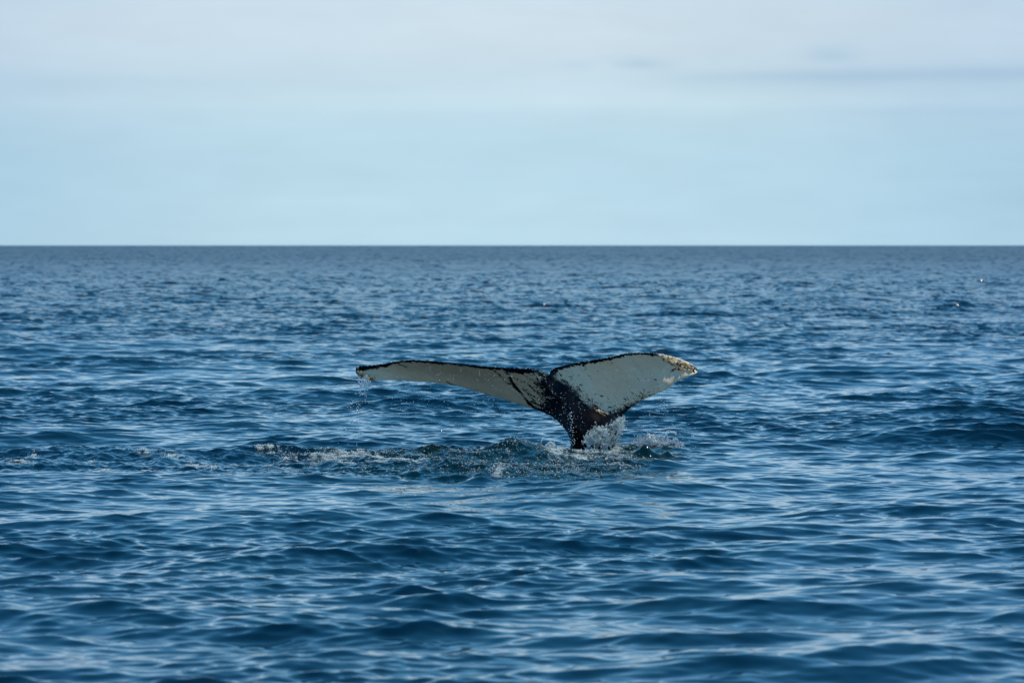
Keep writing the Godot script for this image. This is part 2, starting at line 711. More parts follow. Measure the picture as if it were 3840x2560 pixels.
var leading := PackedVector3Array([Vector3(1334, 1381, 0), Vector3(1336, 1399, .012), Vector3(1351, 1411, .024), Vector3(1377, 1421, .042), Vector3(1401, 1426, .058), Vector3(1449, 1425, .085), Vector3(1509, 1426, .12),
	Vector3(1568, 1430, .153), Vector3(1628, 1434, .188), Vector3(1672, 1441, .214), Vector3(1717, 1447, .24), Vector3(1777, 1463, .272), Vector3(1836, 1481, .304), Vector3(1896, 1499, .334), Vector3(1955, 1518, .36),
	Vector3(2010, 1535, .38), Vector3(2048, 1551, .393), Vector3(2078, 1566, .403), Vector3(2099, 1587, .412), Vector3(2117, 1608, .42), Vector3(2129, 1626, .427), Vector3(2136, 1645, .434), Vector3(2140, 1676, .443), Vector3(2141, 1710, .453), Vector3(2146, 1900, .475),
	Vector3(2308, 1900, .53), Vector3(2318, 1710, .56), Vector3(2315, 1655, .575), Vector3(2317, 1625, .585), Vector3(2322, 1595, .598), Vector3(2331, 1566, .612), Vector3(2343, 1548, .625), Vector3(2367, 1527, .648), Vector3(2397, 1506, .675), Vector3(2456, 1478, .75), Vector3(2504, 1456, .82),
	Vector3(2531, 1435, .865), Vector3(2561, 1420, .91), Vector3(2599, 1405, .967), Vector3(2614, 1397, .992), Vector3(2617, 1389, 1)])
# how much nearer than the tail stock the trailing and the leading edge stand, in metres, by the same parameter
var lean_top := PackedVector2Array([Vector2(0, .06), Vector2(.055, .03), Vector2(.14, .30), Vector2(.3, .52), Vector2(.44, .45), Vector2(.5, .36), Vector2(.56, .34), Vector2(.7, .19), Vector2(.84, -.16), Vector2(.90, -.42), Vector2(.95, -.53), Vector2(1, -.50)])
var lean_low := PackedVector2Array([Vector2(0, .08), Vector2(.12, -.02), Vector2(.3, -.10), Vector2(.38, -.08), Vector2(.44, .0), Vector2(.56, 0), Vector2(.63, -.12), Vector2(.75, -.30), Vector2(.9, -.44), Vector2(1, -.46)])
var core := PackedVector2Array([Vector2(2060, 1398), Vector2(2074, 1404), Vector2(2090, 1424), Vector2(2125, 1438), Vector2(2150, 1456), Vector2(2170, 1480), Vector2(2200, 1512), Vector2(2235, 1529), Vector2(2263, 1547), Vector2(2290, 1549), Vector2(2311, 1543), Vector2(2345, 1528), Vector2(2367, 1517), Vector2(2400, 1506), Vector2(2445, 1484),
	Vector2(2400, 1530), Vector2(2400, 1950), Vector2(2040, 1950), Vector2(2050, 1640), Vector2(2010, 1550), Vector2(2030, 1528), Vector2(2052, 1520), Vector2(2044, 1500), Vector2(2056, 1490), Vector2(2040, 1476), Vector2(2046, 1455), Vector2(2022, 1436), Vector2(2044, 1414)])
var streak_line := PackedVector2Array([Vector2(1912, 1416), Vector2(1930, 1448), Vector2(1949, 1466), Vector2(1976, 1503), Vector2(2002, 1527), Vector2(2040, 1546)])
var second_line := PackedVector2Array([Vector2(1855, 1392), Vector2(1880, 1412), Vector2(1897, 1433), Vector2(1915, 1440)])
var top_line := PackedVector2Array()
var low_line := PackedVector2Array()
var band_width := PackedVector2Array([Vector2(1334, 60), Vector2(1348, 40), Vector2(1362, 22), Vector2(1400, 15), Vector2(1450, 15), Vector2(1462, 12), Vector2(1480, 8), Vector2(1540, 9), Vector2(1640, 9), Vector2(1700, 8), Vector2(1760, 8), Vector2(1800, 11), Vector2(1850, 11), Vector2(1880, 9), Vector2(1900, 18), Vector2(1950, 21), Vector2(1985, 16), Vector2(2005, 9), Vector2(2030, 3), Vector2(2055, 5),
	Vector2(2066, 14), Vector2(2110, 12), Vector2(2200, 10), Vector2(2260, 11), Vector2(2330, 9), Vector2(2400, 8), Vector2(2470, 10), Vector2(2500, 22), Vector2(2560, 22), Vector2(2600, 12), Vector2(2620, 6)])
var skin_noise := FastNoiseLite.new()
var fine_noise := FastNoiseLite.new()
const SKIN_W := 2048
const SKIN_H := 448
var skin_rows := []


func skin_point(u: float, v: float, a: Vector2, b: Vector2) -> Vector2:
	# across the flukes straight from edge to edge, down into the stock in a bend
	var bend := smooth(0.405, 0.45, u) * (1.0 - smooth(0.55, 0.60, u))
	var c := (a + b) * 0.5
	c = c.lerp(Vector2(lerpf(2152.0, 2290.0, clampf((u - 0.45) / 0.10, 0.0, 1.0)), 1570.0), bend)
	return a.lerp(c, v).lerp(c.lerp(b, v), v)


func skin_row_task(i: int) -> void:
	# a column of the picture of the skin: light underside with dark scratches, margin and stock
	var u := (i + 0.5) / SKIN_W
	var a := along(trailing, u)
	var b := along(leading, u)
	var bytes := PackedByteArray()
	bytes.resize(SKIN_H * 3)
	var band := on_line(band_width, a.x)
	for j in SKIN_H:
		var v := (j + 0.5) / SKIN_H
		var p := skin_point(u, v, a, b)
		var turn := 0.55
		if p.x < 1850.0:
			turn = 0.28
		var q := p.rotated(-turn)
		var st := skin_noise.get_noise_2d(q.x * 0.22, q.y * 1.1)          # drawn out along the flow
		var fi := fine_noise.get_noise_2d(q.x * 0.5, q.y * 1.7)
		var ro := skin_noise.get_noise_2d(p.x * 0.6 + 900.0, p.y * 0.6)
		var dark := 0.0
		# the black of the stock, its border feathered into strokes
		if p.x > 1790.0 and p.x < 2470.0:
			var d := line_distance(p, core)
			if Geometry2D.is_point_in_polygon(p, core):
				d = -d
			var feather := 38.0 if p.x < 2070.0 else 34.0
			dark = maxf(dark, smoothstep(9.0, -6.0, d + feather * (st * 1.1 + fi * 0.8) + 3.0))
			# loose speckle round it
			var reach_ := 160.0 if p.x < 2060.0 else 60.0
			if p.x > 2060.0 and p.y < 1440.0:
				reach_ = 85.0
			var near := 1.0 - clampf(d / reach_, 0.0, 1.0)
			if p.x < 2000.0 and p.y > 1470.0 + (p.x - 1950.0) * 0.9:
				near = 0.0
			dark = maxf(dark, smoothstep(0.0, 0.08, st * 0.8 + fi * 0.85 + ro * 0.35 - 0.44 + 0.42 * near * near - (0.6 if near <= 0.0 else 0.0) - (0.09 if p.x > 2060.0 else -0.05)))
			if p.x < 2060.0:
				var l := line_distance(p, streak_line)
				dark = maxf(dark, smoothstep(2.0, -1.0, l - 4.5 - 7.0 * fi - 5.0 * st))
				l = line_distance(p, second_line)
				dark = maxf(dark, smoothstep(2.0, -2.0, l - 2.0 - 9.0 * fi - 6.0 * ro) * 0.9)
		# the black trailing margin
		var below := p.y - a.y
		dark = maxf(dark, smoothstep(2.0, -2.0, below - band - 5.0 * fi - 6.0 * st - 3.0 * ro))
		# patches of dark under the right margin
		if p.x > 2080.0 and p.x < 2330.0:
			dark = maxf(dark, smoothstep(0.0, 0.06, fi * 0.8 + ro * 0.9 - 0.30 - below / 95.0 - 0.0008 * absf(p.x - 2230.0)))
		# the dark corner of the left tip
		if p.x < 1380.0:
			dark = maxf(dark, smoothstep(3.0, -3.0, p.x - 1356.0 + 0.25 * (p.y - 1380.0) - 16.0 * fi - 10.0 * st))
		# one nick on the left leading edge and a short stroke under the margin
		dark = maxf(dark, smoothstep(1.2, -1.0, line_distance(p, PackedVector2Array([Vector2(1674, 1430), Vector2(1690, 1439), Vector2(1712, 1446)])) - 1.6))
		dark = maxf(dark, smoothstep(1.2, -1.0, line_distance(p, PackedVector2Array([Vector2(1494, 1366), Vector2(1508, 1369), Vector2(1524, 1377)])) - 1.6 - 1.5 * fi))
		var light := Color(0.88, 0.735, 0.515)
		light = light * (1.0 + 0.09 * st + 0.10 * ro) * (1.0 - 0.12 * smoothstep(0.035, 0.0, absf(skin_noise.get_noise_2d(q.x * 0.13 + 70.0, q.y * 0.9))))
		if p.x > 2485.0 and p.x < 2606.0:
			dark = maxf(dark, smoothstep(1.0, -3.0, absf(below - lerpf(17.0, 22.0, smoothstep(2490.0, 2560.0, p.x))) - 11.0 - 9.0 * fi))
		light = light.lerp(Color(0.70, 0.58, 0.36), 0.25 * smoothstep(0.16, 0.45, ro))
		# sunlight on the rim outside the right tip's barnacles, painted in pale
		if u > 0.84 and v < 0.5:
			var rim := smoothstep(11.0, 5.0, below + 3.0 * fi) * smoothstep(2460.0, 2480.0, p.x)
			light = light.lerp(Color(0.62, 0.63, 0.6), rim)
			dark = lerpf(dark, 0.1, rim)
		var black := Color(0.005, 0.006, 0.009) * (1.0 + 0.6 * ro)
		if p.x > 2140.0 and p.y > 1540.0:
			black = Color(0.004, 0.004, 0.005) * (1.0 + 0.7 * ro)
		var c := light.lerp(black, clampf(dark, 0.0, 1.0)).linear_to_srgb()
		bytes[j * 3] = int(clampf(c.r, 0, 1) * 255)
		bytes[j * 3 + 1] = int(clampf(c.g, 0, 1) * 255)
		bytes[j * 3 + 2] = int(clampf(c.b, 0, 1) * 255)
	skin_rows[i] = bytes


func skin_texture() -> ImageTexture:
	skin_noise.seed = 31
	skin_noise.frequency = 0.05
	skin_noise.fractal_octaves = 4
	fine_noise.seed = 32
	fine_noise.frequency = 0.11
	fine_noise.fractal_octaves = 4
	fine_noise.fractal_gain = 0.6
	skin_rows.resize(SKIN_W)
	var g := WorkerThreadPool.add_group_task(skin_row_task, SKIN_W)
	WorkerThreadPool.wait_for_group_task_completion(g)
	var all := PackedByteArray()
	all.resize(SKIN_W * SKIN_H * 3)
	for i in SKIN_W:
		var column: PackedByteArray = skin_rows[i]
		for j in SKIN_H:
			var at := (j * SKIN_W + i) * 3
			all[at] = column[j * 3]
			all[at + 1] = column[j * 3 + 1]
			all[at + 2] = column[j * 3 + 2]
	skin_rows.clear()
	var im := Image.create_from_data(SKIN_W, SKIN_H, false, Image.FORMAT_RGB8, all)
	return ImageTexture.create_from_image(im)


const TAIL_U := 400
const TAIL_V := 46
var tail_flat := PackedVector2Array()     # where on the photograph each vertex was measured
var tail_front := PackedVector3Array()
var tail_normal := PackedVector3Array()


func tail_mesh(origin: Vector3) -> ArrayMesh:
	var m := WHALE / (LENS * PHOTO)       # metres per photograph pixel
	for i in 161:
		top_line.append(along(trailing, i / 160.0))
		var q := along(leading, i / 160.0)
		low_line.append(q)
	var back := PackedVector3Array()
	var uv := PackedVector2Array()
	for i in TAIL_U:
		var u := i / (TAIL_U - 1.0)
		var a := along(trailing, u)
		var b := along(leading, u)
		# the trailing edge is knobbly
		var knob := 1.9 * skin_noise.get_noise_1d(a.x * 1.1) + 1.6 * absf(sin(a.x * 0.19 + 2.0 * skin_noise.get_noise_1d(a.x * 0.4))) * smooth(1350, 1380, a.x) * (1.0 - smooth(2440, 2480, a.x)) - 0.8
		var zt := on_line(lean_top, u)
		var zb := on_line(lean_low, u)
		for j in TAIL_V:
			var v := j / (TAIL_V - 1.0)
			v = v * v * (3.0 - 2.0 * v) * 0.35 + v * 0.65
			var p := skin_point(u, v, a, b)
			p.y += knob * pow(1.0 - v, 10.0)
			var d_low := line_distance(p, low_line) * m
			var d_top := maxf(line_distance(p, top_line) * m, 0.0)
			var stock := smooth(1500.0, 1640.0, p.y) * smooth(0.36, 0.42, u) * (1.0 - smooth(0.58, 0.65, u))
			var axis := exp(-pow((p.x - lerpf(2075.0, 2225.0, smooth(1400.0, 1680.0, p.y))) / lerpf(70.0, 130.0, stock), 2.0))
			var wide := lerpf(0.16, 0.27, stock)
			var round_low := sqrt(maxf(0.0, 1.0 - pow(1.0 - minf(d_low / wide, 1.0), 2.0)))
			var rim := smooth(0.83, 0.87, u)
			var thin := minf(d_top / 0.30, 1.0)
			var round_top := lerpf(thin, sqrt(maxf(0.0, 1.0 - pow(1.0 - minf(d_top / 0.05, 1.0), 2.0))) * 0.8, rim)
			var thick := 0.045 + 0.05 * (1.0 - absf(u - 0.5) * 2.0) + 0.10 * axis * smooth(1400.0, 1520.0, p.y) + 0.17 * stock
			var half := thick * round_low * round_top
			if j == 0 or j == TAIL_V - 1:
				half = 0.0
			# from the stock the flukes sweep back in a curve; across the chord they are a little hollow
			var z := lerpf(zt, zb, 1.0 - pow(1.0 - v, 1.35)) - 0.05 * sin(PI * v) * (1.0 - stock)
			var keel := 0.10 * maxf(0.0, 1.0 - absf(p.x - lerpf(2135.0, 2158.0, smooth(1500.0, 1700.0, p.y))) / 60.0) * smooth(1470.0, 1600.0, p.y)
			tail_flat.append(p)
			tail_front.append(seen(p.x, p.y, WHALE - z - half - keel * (1.0 if half > 0.0 else 0.0)) - origin)
			back.append(seen(p.x, p.y, WHALE - z + half) - origin)
			uv.append(Vector2(u, v))
	var mesh := ArrayMesh.new()
	for side in 2:
		var st := SurfaceTool.new()
		st.begin(Mesh.PRIMITIVE_TRIANGLES)
		var src := tail_front if side == 0 else back
		for k in src.size():
			st.set_uv(uv[k])
			st.add_vertex(src[k])
		for i in TAIL_U - 1:
			for j in TAIL_V - 1:
				var a := i * TAIL_V + j
				var quad := [a, a + TAIL_V, a + 1, a + 1, a + TAIL_V, a + TAIL_V + 1]
				for k in 6:
					st.add_index(quad[k] if side == 0 else quad[5 - k])
		st.generate_normals()
		st.commit(mesh)
	tail_normal = mesh.surface_get_arrays(0)[Mesh.ARRAY_NORMAL]
	return mesh


func on_skin(x: float, y: float) -> Array:
	var best := 1e9
	var at := 0
	var q := Vector2(x, y)
	for k in tail_flat.size():
		var d := q.distance_squared_to(tail_flat[k])
		if d < best:
			best = d
			at = k
	return [tail_front[at], tail_normal[at]]


func barnacle_mesh(sides: int, seed_: int, open_: float) -> ArrayMesh:
	# a ribbed cone with a sunken mouth, one unit wide
	var r := RandomNumberGenerator.new()
	r.seed = seed_
	var st := SurfaceTool.new()
	st.begin(Mesh.PRIMITIVE_TRIANGLES)
	var profile := [[1.0, -0.35], [0.95, 0.2], [0.72, 0.62], [open_, 0.78], [open_ * 0.72, 0.7], [0.0, 0.45]]
	var wob := []
	for i in sides:
		wob.append(r.randf_range(0.85, 1.12))
	for ring_ in profile.size():
		for i in sides:
			var a := TAU * i / sides
			var w: float = profile[ring_][0] * lerpf(1.0, wob[i], 0.8)
			st.add_vertex(Vector3(cos(a) * w, profile[ring_][1], sin(a) * w))
	for ring_ in profile.size() - 1:
		for i in sides:
			var a := ring_ * sides + i
			var b := ring_ * sides + (i + 1) % sides
			for k in [a, b, a + sides, b, b + sides, a + sides]:
				st.add_index(k)
	st.generate_normals()
	return st.commit()


func make_whale() -> void:
	var foot := seen(2230, 1690, WHALE)
	foot.y = 0.0
	var whale := Node3D.new()
	whale.name = "humpback_whale"
	whale.position = foot
	add_child(whale)
	tag(whale, "humpback whale diving, raised tail with pale underside, black stock and barnacled tips", "whale")
	var skin := StandardMaterial3D.new()
	skin.albedo_texture = skin_texture()
	skin.roughness = 0.55
	skin.specular_mode = BaseMaterial3D.SPECULAR_DISABLED
	skin.clearcoat_enabled = true
	skin.clearcoat = 0.3
	skin.clearcoat_roughness = 0.12
	skin.texture_repeat = false
	var dark := StandardMaterial3D.new()
	dark.albedo_color = lin(0.014, 0.016, 0.02)
	dark.roughness = 0.3
	var mesh := tail_mesh(foot)
	mesh.surface_set_material(0, skin)
	mesh.surface_set_material(1, dark)
	var tail := MeshInstance3D.new()
	tail.name = "tail"
	tail.mesh = mesh
	whale.add_child(tail)
	# barnacles, each one its own
	var shells := []
	for tone in [[0.90, 0.72, 0.42], [0.84, 0.58, 0.24], [0.90, 0.80, 0.60], [0.42, 0.23, 0.09], [0.22, 0.07, 0.04]]:
		var sm := StandardMaterial3D.new()
		sm.albedo_color = lin(tone[0], tone[1], tone[2])
		sm.roughness = 0.55
		shells.append(sm)
	var shapes := [barnacle_mesh(8, 1, 0.42), barnacle_mesh(8, 2, 0.5), barnacle_mesh(7, 3, 0.35)]
	var m := WHALE / (LENS * PHOTO)
	var r := RandomNumberGenerator.new()
	r.seed = 77
	var spots := []
	for p in [[1341, 1395, 5.0, 2], [1352, 1398, 6.5, 0], [1372, 1411, 6.5, 2], [1363, 1408, 4.0, 1], [1382, 1416, 4.5, 2], [1395, 1412, 7.0, 0], [1397, 1421, 4.5, 3], [1356, 1409, 5.0, 4], [1403, 1420, 4.5, 1], [1341, 1376, 3.5, 2], [1388, 1421, 4.0, 3], [1348, 1405, 4.0, 3]]:
		spots.append([p[0], p[1], p[2] * 1.3, p[3]])
	var patch := PackedVector2Array([Vector2(2478, 1333), Vector2(2490, 1334), Vector2(2520, 1341), Vector2(2555, 1356), Vector2(2583, 1369), Vector2(2600, 1382), Vector2(2597, 1390), Vector2(2580, 1391), Vector2(2560, 1388), Vector2(2540, 1384), Vector2(2525, 1372), Vector2(2510, 1360), Vector2(2497, 1355), Vector2(2485, 1345)])
	var kept := PackedVector2Array()
	for q in in_polygon(patch, 900, r):
		var free := true
		for k in kept:
			if k.distance_to(q) < 5.2:
				free = false
		if free and kept.size() < 110:
			kept.append(q)
			var low := q.y - on_line(PackedVector2Array([Vector2(2478, 1340), Vector2(2600, 1386)]), q.x)
			var kind := r.randi_range(0, 2)
			if r.randf() < 0.10 + 0.04 * clampf(low, -2.0, 6.0) and q.x > 2500.0:
				kind = r.randi_range(3, 4)
			spots.append([q.x, q.y, r.randf_range(3.4, 6.4), kind])
	for p in [[2533, 1383, 3.0, 4], [2528, 1385, 3.2, 4], [2523, 1387, 4.2, 4], [2519, 1389, 4.0, 4]]:
		spots.append(p)
	for p in spots:
		var s := on_skin(p[0], p[1])
		var n: Vector3 = s[1]
		var o := MeshInstance3D.new()
		o.name = "barnacle"
		o.mesh = shapes[r.randi_range(0, 2)]
		o.material_override = shells[p[3]]
		var size: float = p[2] * m
		var side := n.cross(Vector3(r.randf_range(-1, 1), r.randf_range(-1, 1), r.randf_range(-1, 1))).normalized()
		o.transform = Transform3D(Basis(side * size, n * size * r.randf_range(1.4, 2.4), side.cross(n) * -size), s[0])
		whale.add_child(o, true)
	# beads of water standing on the knobbly trailing edge
	var beads := []
	for k in 130:
		var u := r.randf_range(0.01, 0.86)
		var a := along(trailing, u)
		var s := on_skin(a.x, a.y + r.randf_range(0.0, 4.0))
		beads.append([s[0] + Vector3(0, 0.004, 0.004), r.randf_range(0.002, 0.0045) * (1.7 if r.randf() < 0.12 else 1.0), 1.0])
	var wet := drops("water_beads", beads, drop_material())
	tag(wet, "", "", "", "stuff")
	whale.add_child(wet)


# ---------------------------------------------------------------- drops, foam and spray

var drop_shape: SphereMesh


func drop_material() -> StandardMaterial3D:
	var m := StandardMaterial3D.new()
	m.albedo_color = lin(0.74, 0.86, 0.92)
	m.roughness = 0.12
	m.vertex_color_use_as_albedo = true
	return m


func foam_material() -> StandardMaterial3D:
	var m := StandardMaterial3D.new()
	m.albedo_color = lin(0.86, 0.95, 0.97)
	m.roughness = 0.5
	m.vertex_color_use_as_albedo = true
	m.backlight_enabled = true
	m.backlight = Color(0.9, 0.93, 0.93)
	return m


func drops(called: String, list: Array, m: Material) -> MultiMeshInstance3D:
	if drop_shape == null:
		drop_shape = SphereMesh.new()
		drop_shape.radius = 1.0
		drop_shape.height = 2.0
		drop_shape.radial_segments = 7
		drop_shape.rings = 4
	var mm := MultiMesh.new()
	mm.transform_format = MultiMesh.TRANSFORM_3D
	mm.use_colors = true
	mm.mesh = drop_shape
	mm.instance_count = list.size()
	for i in list.size():
		var d = list[i]
		var b := Basis.from_euler(Vector3(rng.randf() * TAU, rng.randf() * TAU, rng.randf() * TAU) * (0.2 if d[2] != 1.0 else 1.0)).scaled(Vector3(d[1], d[1] * d[2], d[1]))
		mm.set_instance_transform(i, Transform3D(b, d[0]))
		var tone: float = d[3] if d.size() > 3 else 1.0
		mm.set_instance_color(i, Color(tone, lerpf(tone, 1.0, 0.04), lerpf(tone, 1.0, 0.05)))
	var o := MultiMeshInstance3D.new()
	o.name = called
	o.multimesh = mm
	o.material_override = m
	return o


func add_stuff(called: String, list: Array, m: Material, label: String, category: String) -> void:
	var o := drops(called, list, m)
	tag(o, label, category, "", "stuff")
	add_child(o)


func arc_drops(list: Array, points: PackedVector2Array, depth: float, n: int, loose: float, small: float, big: float, r: RandomNumberGenerator) -> void:
	var c := PackedVector3Array()
	for i in points.size():
		c.append(Vector3(points[i].x, points[i].y, i / (points.size() - 1.0)))
	for k in n:
		var q := along(c, r.randf()) + Vector2(r.randfn(), r.randfn()) * loose
		list.append([seen(q.x, q.y, depth + r.randf_range(-0.05, 0.05)), lerpf(small, big, pow(r.randf(), 3.0)), r.randf_range(0.8, 1.6)])


func strands(list: Array, shape: PackedVector2Array, n: int, each: int, heading: float, fan: float, shortest: float, longest: float, near: float, far: float, loose: float, small: float, big: float, r: RandomNumberGenerator) -> void:
	# threads of drops torn from a sheet of water, each bending downwards
	for q in in_polygon(shape, n, r):
		var a := heading + r.randfn() * fan
		var go := Vector2(cos(a), -sin(a)) * r.randf_range(shortest, longest)
		var depth := WHALE + r.randf_range(near, far)
		var bend := r.randf_range(0.1, 0.5) * go.length()
		var drift := r.randf_range(-0.12, 0.12)
		var tone := lerpf(0.55, 1.3, r.randf())     # clear threads let the dark water show, frothy ones are white
		var m := int(each * r.randf_range(0.4, 1.4))
		for k in m:
			var t := (k + r.randf()) / m
			var p := q + go * t + Vector2(0, bend * t * t) + Vector2(r.randfn(), r.randfn()) * loose * (0.4 + t)
			list.append([seen(p.x, p.y, depth + drift * t), lerpf(small, big, pow(r.randf(), 4.0)), r.randf_range(0.7, 1.9), clampf(tone + 0.2 * r.randfn(), 0.05, 1.0)])


func make_splashes() -> void:
	var r := RandomNumberGenerator.new()
	r.seed = 4
	var wet := drop_material()
	var foam := foam_material()
	# the sheet of water still sliding off the right of the stock
	var list := []
	var sheet := PackedVector2Array([Vector2(2182, 1668), Vector2(2192, 1640), Vector2(2214, 1610), Vector2(2240, 1598), Vector2(2272, 1600), Vector2(2300, 1582), Vector2(2326, 1566), Vector2(2338, 1572), Vector2(2330, 1604), Vector2(2320, 1640), Vector2(2318, 1672), Vector2(2280, 1692), Vector2(2205, 1700)])
	strands(list, sheet, 260, 30, 1.2, 0.9, 6.0, 28.0, -0.75, -0.45, 0.9, 0.0012, 0.006, r)
	var heart := PackedVector2Array([Vector2(2190, 1660), Vector2(2208, 1628), Vector2(2236, 1606), Vector2(2272, 1612), Vector2(2288, 1650), Vector2(2262, 1672), Vector2(2215, 1676)])
	strands(list, heart, 190, 34, 1.5, 1.0, 4.0, 24.0, -0.75, -0.5, 1.6, 0.0012, 0.006, r)
	strands(list, heart, 60, 12, 1.5, 1.2, 3.0, 18.0, -0.78, -0.6, 2.0, 0.004, 0.011, r)
	strands(list, PackedVector2Array([Vector2(2170, 1690), Vector2(2300, 1690), Vector2(2330, 1705), Vector2(2160, 1712)]), 120, 22, 1.6, 1.0, 3.0, 16.0, -1.6, -1.1, 1.5, 0.0014, 0.006, r)
	strands(list, PackedVector2Array([Vector2(2295, 1588), Vector2(2326, 1563), Vector2(2345, 1565), Vector2(2340, 1590), Vector2(2324, 1640), Vector2(2318, 1650), Vector2(2304, 1610)]), 120, 22, 0.7, 0.8, 4.0, 22.0, -0.6, -0.35, 1.0, 0.0012, 0.005, r)
	add_stuff("stock_splash", list, foam, "white water pouring down the right side of the whale's black tail stock", "splash")
	# spray thrown to the right behind two sharp wavelets
	list = []
	strands(list, PackedVector2Array([Vector2(2350, 1672), Vector2(2390, 1650), Vector2(2430, 1635), Vector2(2475, 1640), Vector2(2520, 1655), Vector2(2552, 1672), Vector2(2550, 1690), Vector2(2480, 1684), Vector2(2420, 1680), Vector2(2370, 1684)]), 300, 26, 1.3, 0.7, 6.0, 30.0, 0.0, 0.35, 1.4, 0.0012, 0.006, r)
	strands(list, PackedVector2Array([Vector2(2430, 1640), Vector2(2460, 1645), Vector2(2500, 1668), Vector2(2480, 1680), Vector2(2440, 1668)]), 36, 24, 1.2, 0.7, 5.0, 24.0, 0.0, 0.2, 1.2, 0.002, 0.007, r)
	strands(list, PackedVector2Array([Vector2(2530, 1674), Vector2(2552, 1660), Vector2(2562, 1668), Vector2(2552, 1684), Vector2(2536, 1686)]), 36, 18, 1.0, 0.8, 3.0, 12.0, -0.1, 0.2, 1.2, 0.002, 0.007, r)
	strands(list, PackedVector2Array([Vector2(2550, 1692), Vector2(2590, 1688), Vector2(2630, 1704), Vector2(2628, 1714), Vector2(2600, 1710), Vector2(2565, 1702)]), 60, 14, 1.2, 0.6, 3.0, 12.0, -0.3, 0.0, 0.9, 0.002, 0.007, r)
	arc_drops(list, PackedVector2Array([Vector2(2490, 1640), Vector2(2505, 1620), Vector2(2525, 1620), Vector2(2536, 1627)]), WHALE + 0.2, 90, 1.6, 0.003, 0.008, r)
	arc_drops(list, PackedVector2Array([Vector2(2520, 1660), Vector2(2530, 1645), Vector2(2544, 1653)]), WHALE + 0.1, 60, 1.2, 0.003, 0.008, r)
	arc_drops(list, PackedVector2Array([Vector2(2430, 1625), Vector2(2440, 1645), Vector2(2460, 1655), Vector2(2480, 1668)]), WHALE + 0.2, 160, 3.0, 0.003, 0.010, r)
	arc_drops(list, PackedVector2Array([Vector2(2594, 1632), Vector2(2603, 1638)]), WHALE + 0.2, 14, 0.8, 0.003, 0.006, r)
	for k in 90:
		var q := Vector2(r.randf_range(2360, 2610), r.randf_range(1585, 1700))
		list.append([seen(q.x, q.y, WHALE + r.randf_range(-0.4, 0.5)), r.randf_range(0.003, 0.007), 1.0])
	add_stuff("thrown_spray", list, wet, "clear spray flying up behind two pointed dark wavelets right of the tail", "spray")
	# plume left of the stock
	list = []
	strands(list, PackedVector2Array([Vector2(2036, 1716), Vector2(2044, 1690), Vector2(2056, 1672), Vector2(2070, 1668), Vector2(2084, 1680), Vector2(2098, 1682), Vector2(2114, 1678), Vector2(2124, 1690), Vector2(2132, 1704), Vector2(2110, 1722)]), 160, 26, 1.7, 0.9, 4.0, 22.0, -1.9, -1.5, 1.2, 0.0014, 0.006, r)
	strands(list, PackedVector2Array([Vector2(2092, 1688), Vector2(2114, 1678), Vector2(2122, 1690), Vector2(2108, 1702), Vector2(2090, 1700)]), 50, 30, 1.7, 0.9, 3.0, 12.0, -1.9, -1.6, 1.5, 0.0015, 0.007, r)
	arc_drops(list, PackedVector2Array([Vector2(2032, 1715), Vector2(2040, 1684), Vector2(2054, 1663), Vector2(2068, 1658), Vector2(2080, 1668)]), WHALE - 1.7, 300, 1.4, 0.002, 0.006, r)
	arc_drops(list, PackedVector2Array([Vector2(2028, 1668), Vector2(2030, 1652), Vector2(2038, 1641)]), WHALE - 1.7, 40, 0.8, 0.003, 0.006, r)
	arc_drops(list, PackedVector2Array([Vector2(2080, 1705), Vector2(2096, 1720), Vector2(2106, 1738)]), WHALE - 2.6, 260, 4.0, 0.002, 0.007, r)
	add_stuff("foam_plume", list, foam, "small white plume of foam leaping left of the tail stock", "splash")
	# froth lying on the churned water
	list = []
	var tries := 0
	while list.size() < 50000 and tries < 420000:
		tries += 1
		var q := Vector2(r.randf_range(980, 2460), r.randf_range(1685, 1800))
		var w := on_water(q.x, q.y)
		var k := wake(w.x, w.y)
		if k < 0.3:
			continue
		var lump := clump.get_noise_2d(w.x * 1.3, w.y * 0.7)
		var lace := absf(clump.get_noise_2d(w.x * 3.0 + 50.0, w.y * 1.6))
		var dense := 0.03 + 0.06 * smooth(1650.0, 1750.0, q.x) + 0.55 * smooth(0.08, 0.4, lump) * smooth(0.12, 0.0, lace)
		dense *= smooth(2460.0, 2330.0, q.x) * smooth(1800.0, 1760.0, q.y + 14.0 * lump)
		dense += 0.5 * exp(-pow((q.x - 2200.0) / 110.0, 2.0) - pow((q.y - 1716.0) / 16.0, 2.0)) * smooth(0.3, 0.0, lace)
		dense += 0.30 * exp(-pow((q.x - 1320.0) / 190.0, 2.0) - pow((q.y - 1716.0) / 9.0, 2.0)) * smooth(-0.2, 0.2, lump)
		dense += 0.3 * exp(-pow((q.x - 2090.0) / 40.0, 2.0) - pow((q.y - 1735.0) / 25.0, 2.0)) * smooth(0.25, 0.0, lace)
		dense += 0.25 * exp(-pow((q.x - 2360.0) / 70.0, 2.0) - pow((q.y - 1735.0) / 8.0, 2.0))
		if q.x < 1650.0:
			dense *= 0.7
		if r.randf() > dense * k:
			continue
		list.append([water_at(w.x, w.y) + Vector3(0, 0.001, 0), lerpf(0.0018, 0.009, pow(r.randf(), 5.0)), r.randf_range(0.4, 0.9), lerpf(0.45, 1.0, r.randf())])
	add_stuff("wake_froth", list, foam, "bubbles and froth scattered over the churned wake beside the tail", "foam")
	# clots of foam further back along the wake
	list = []
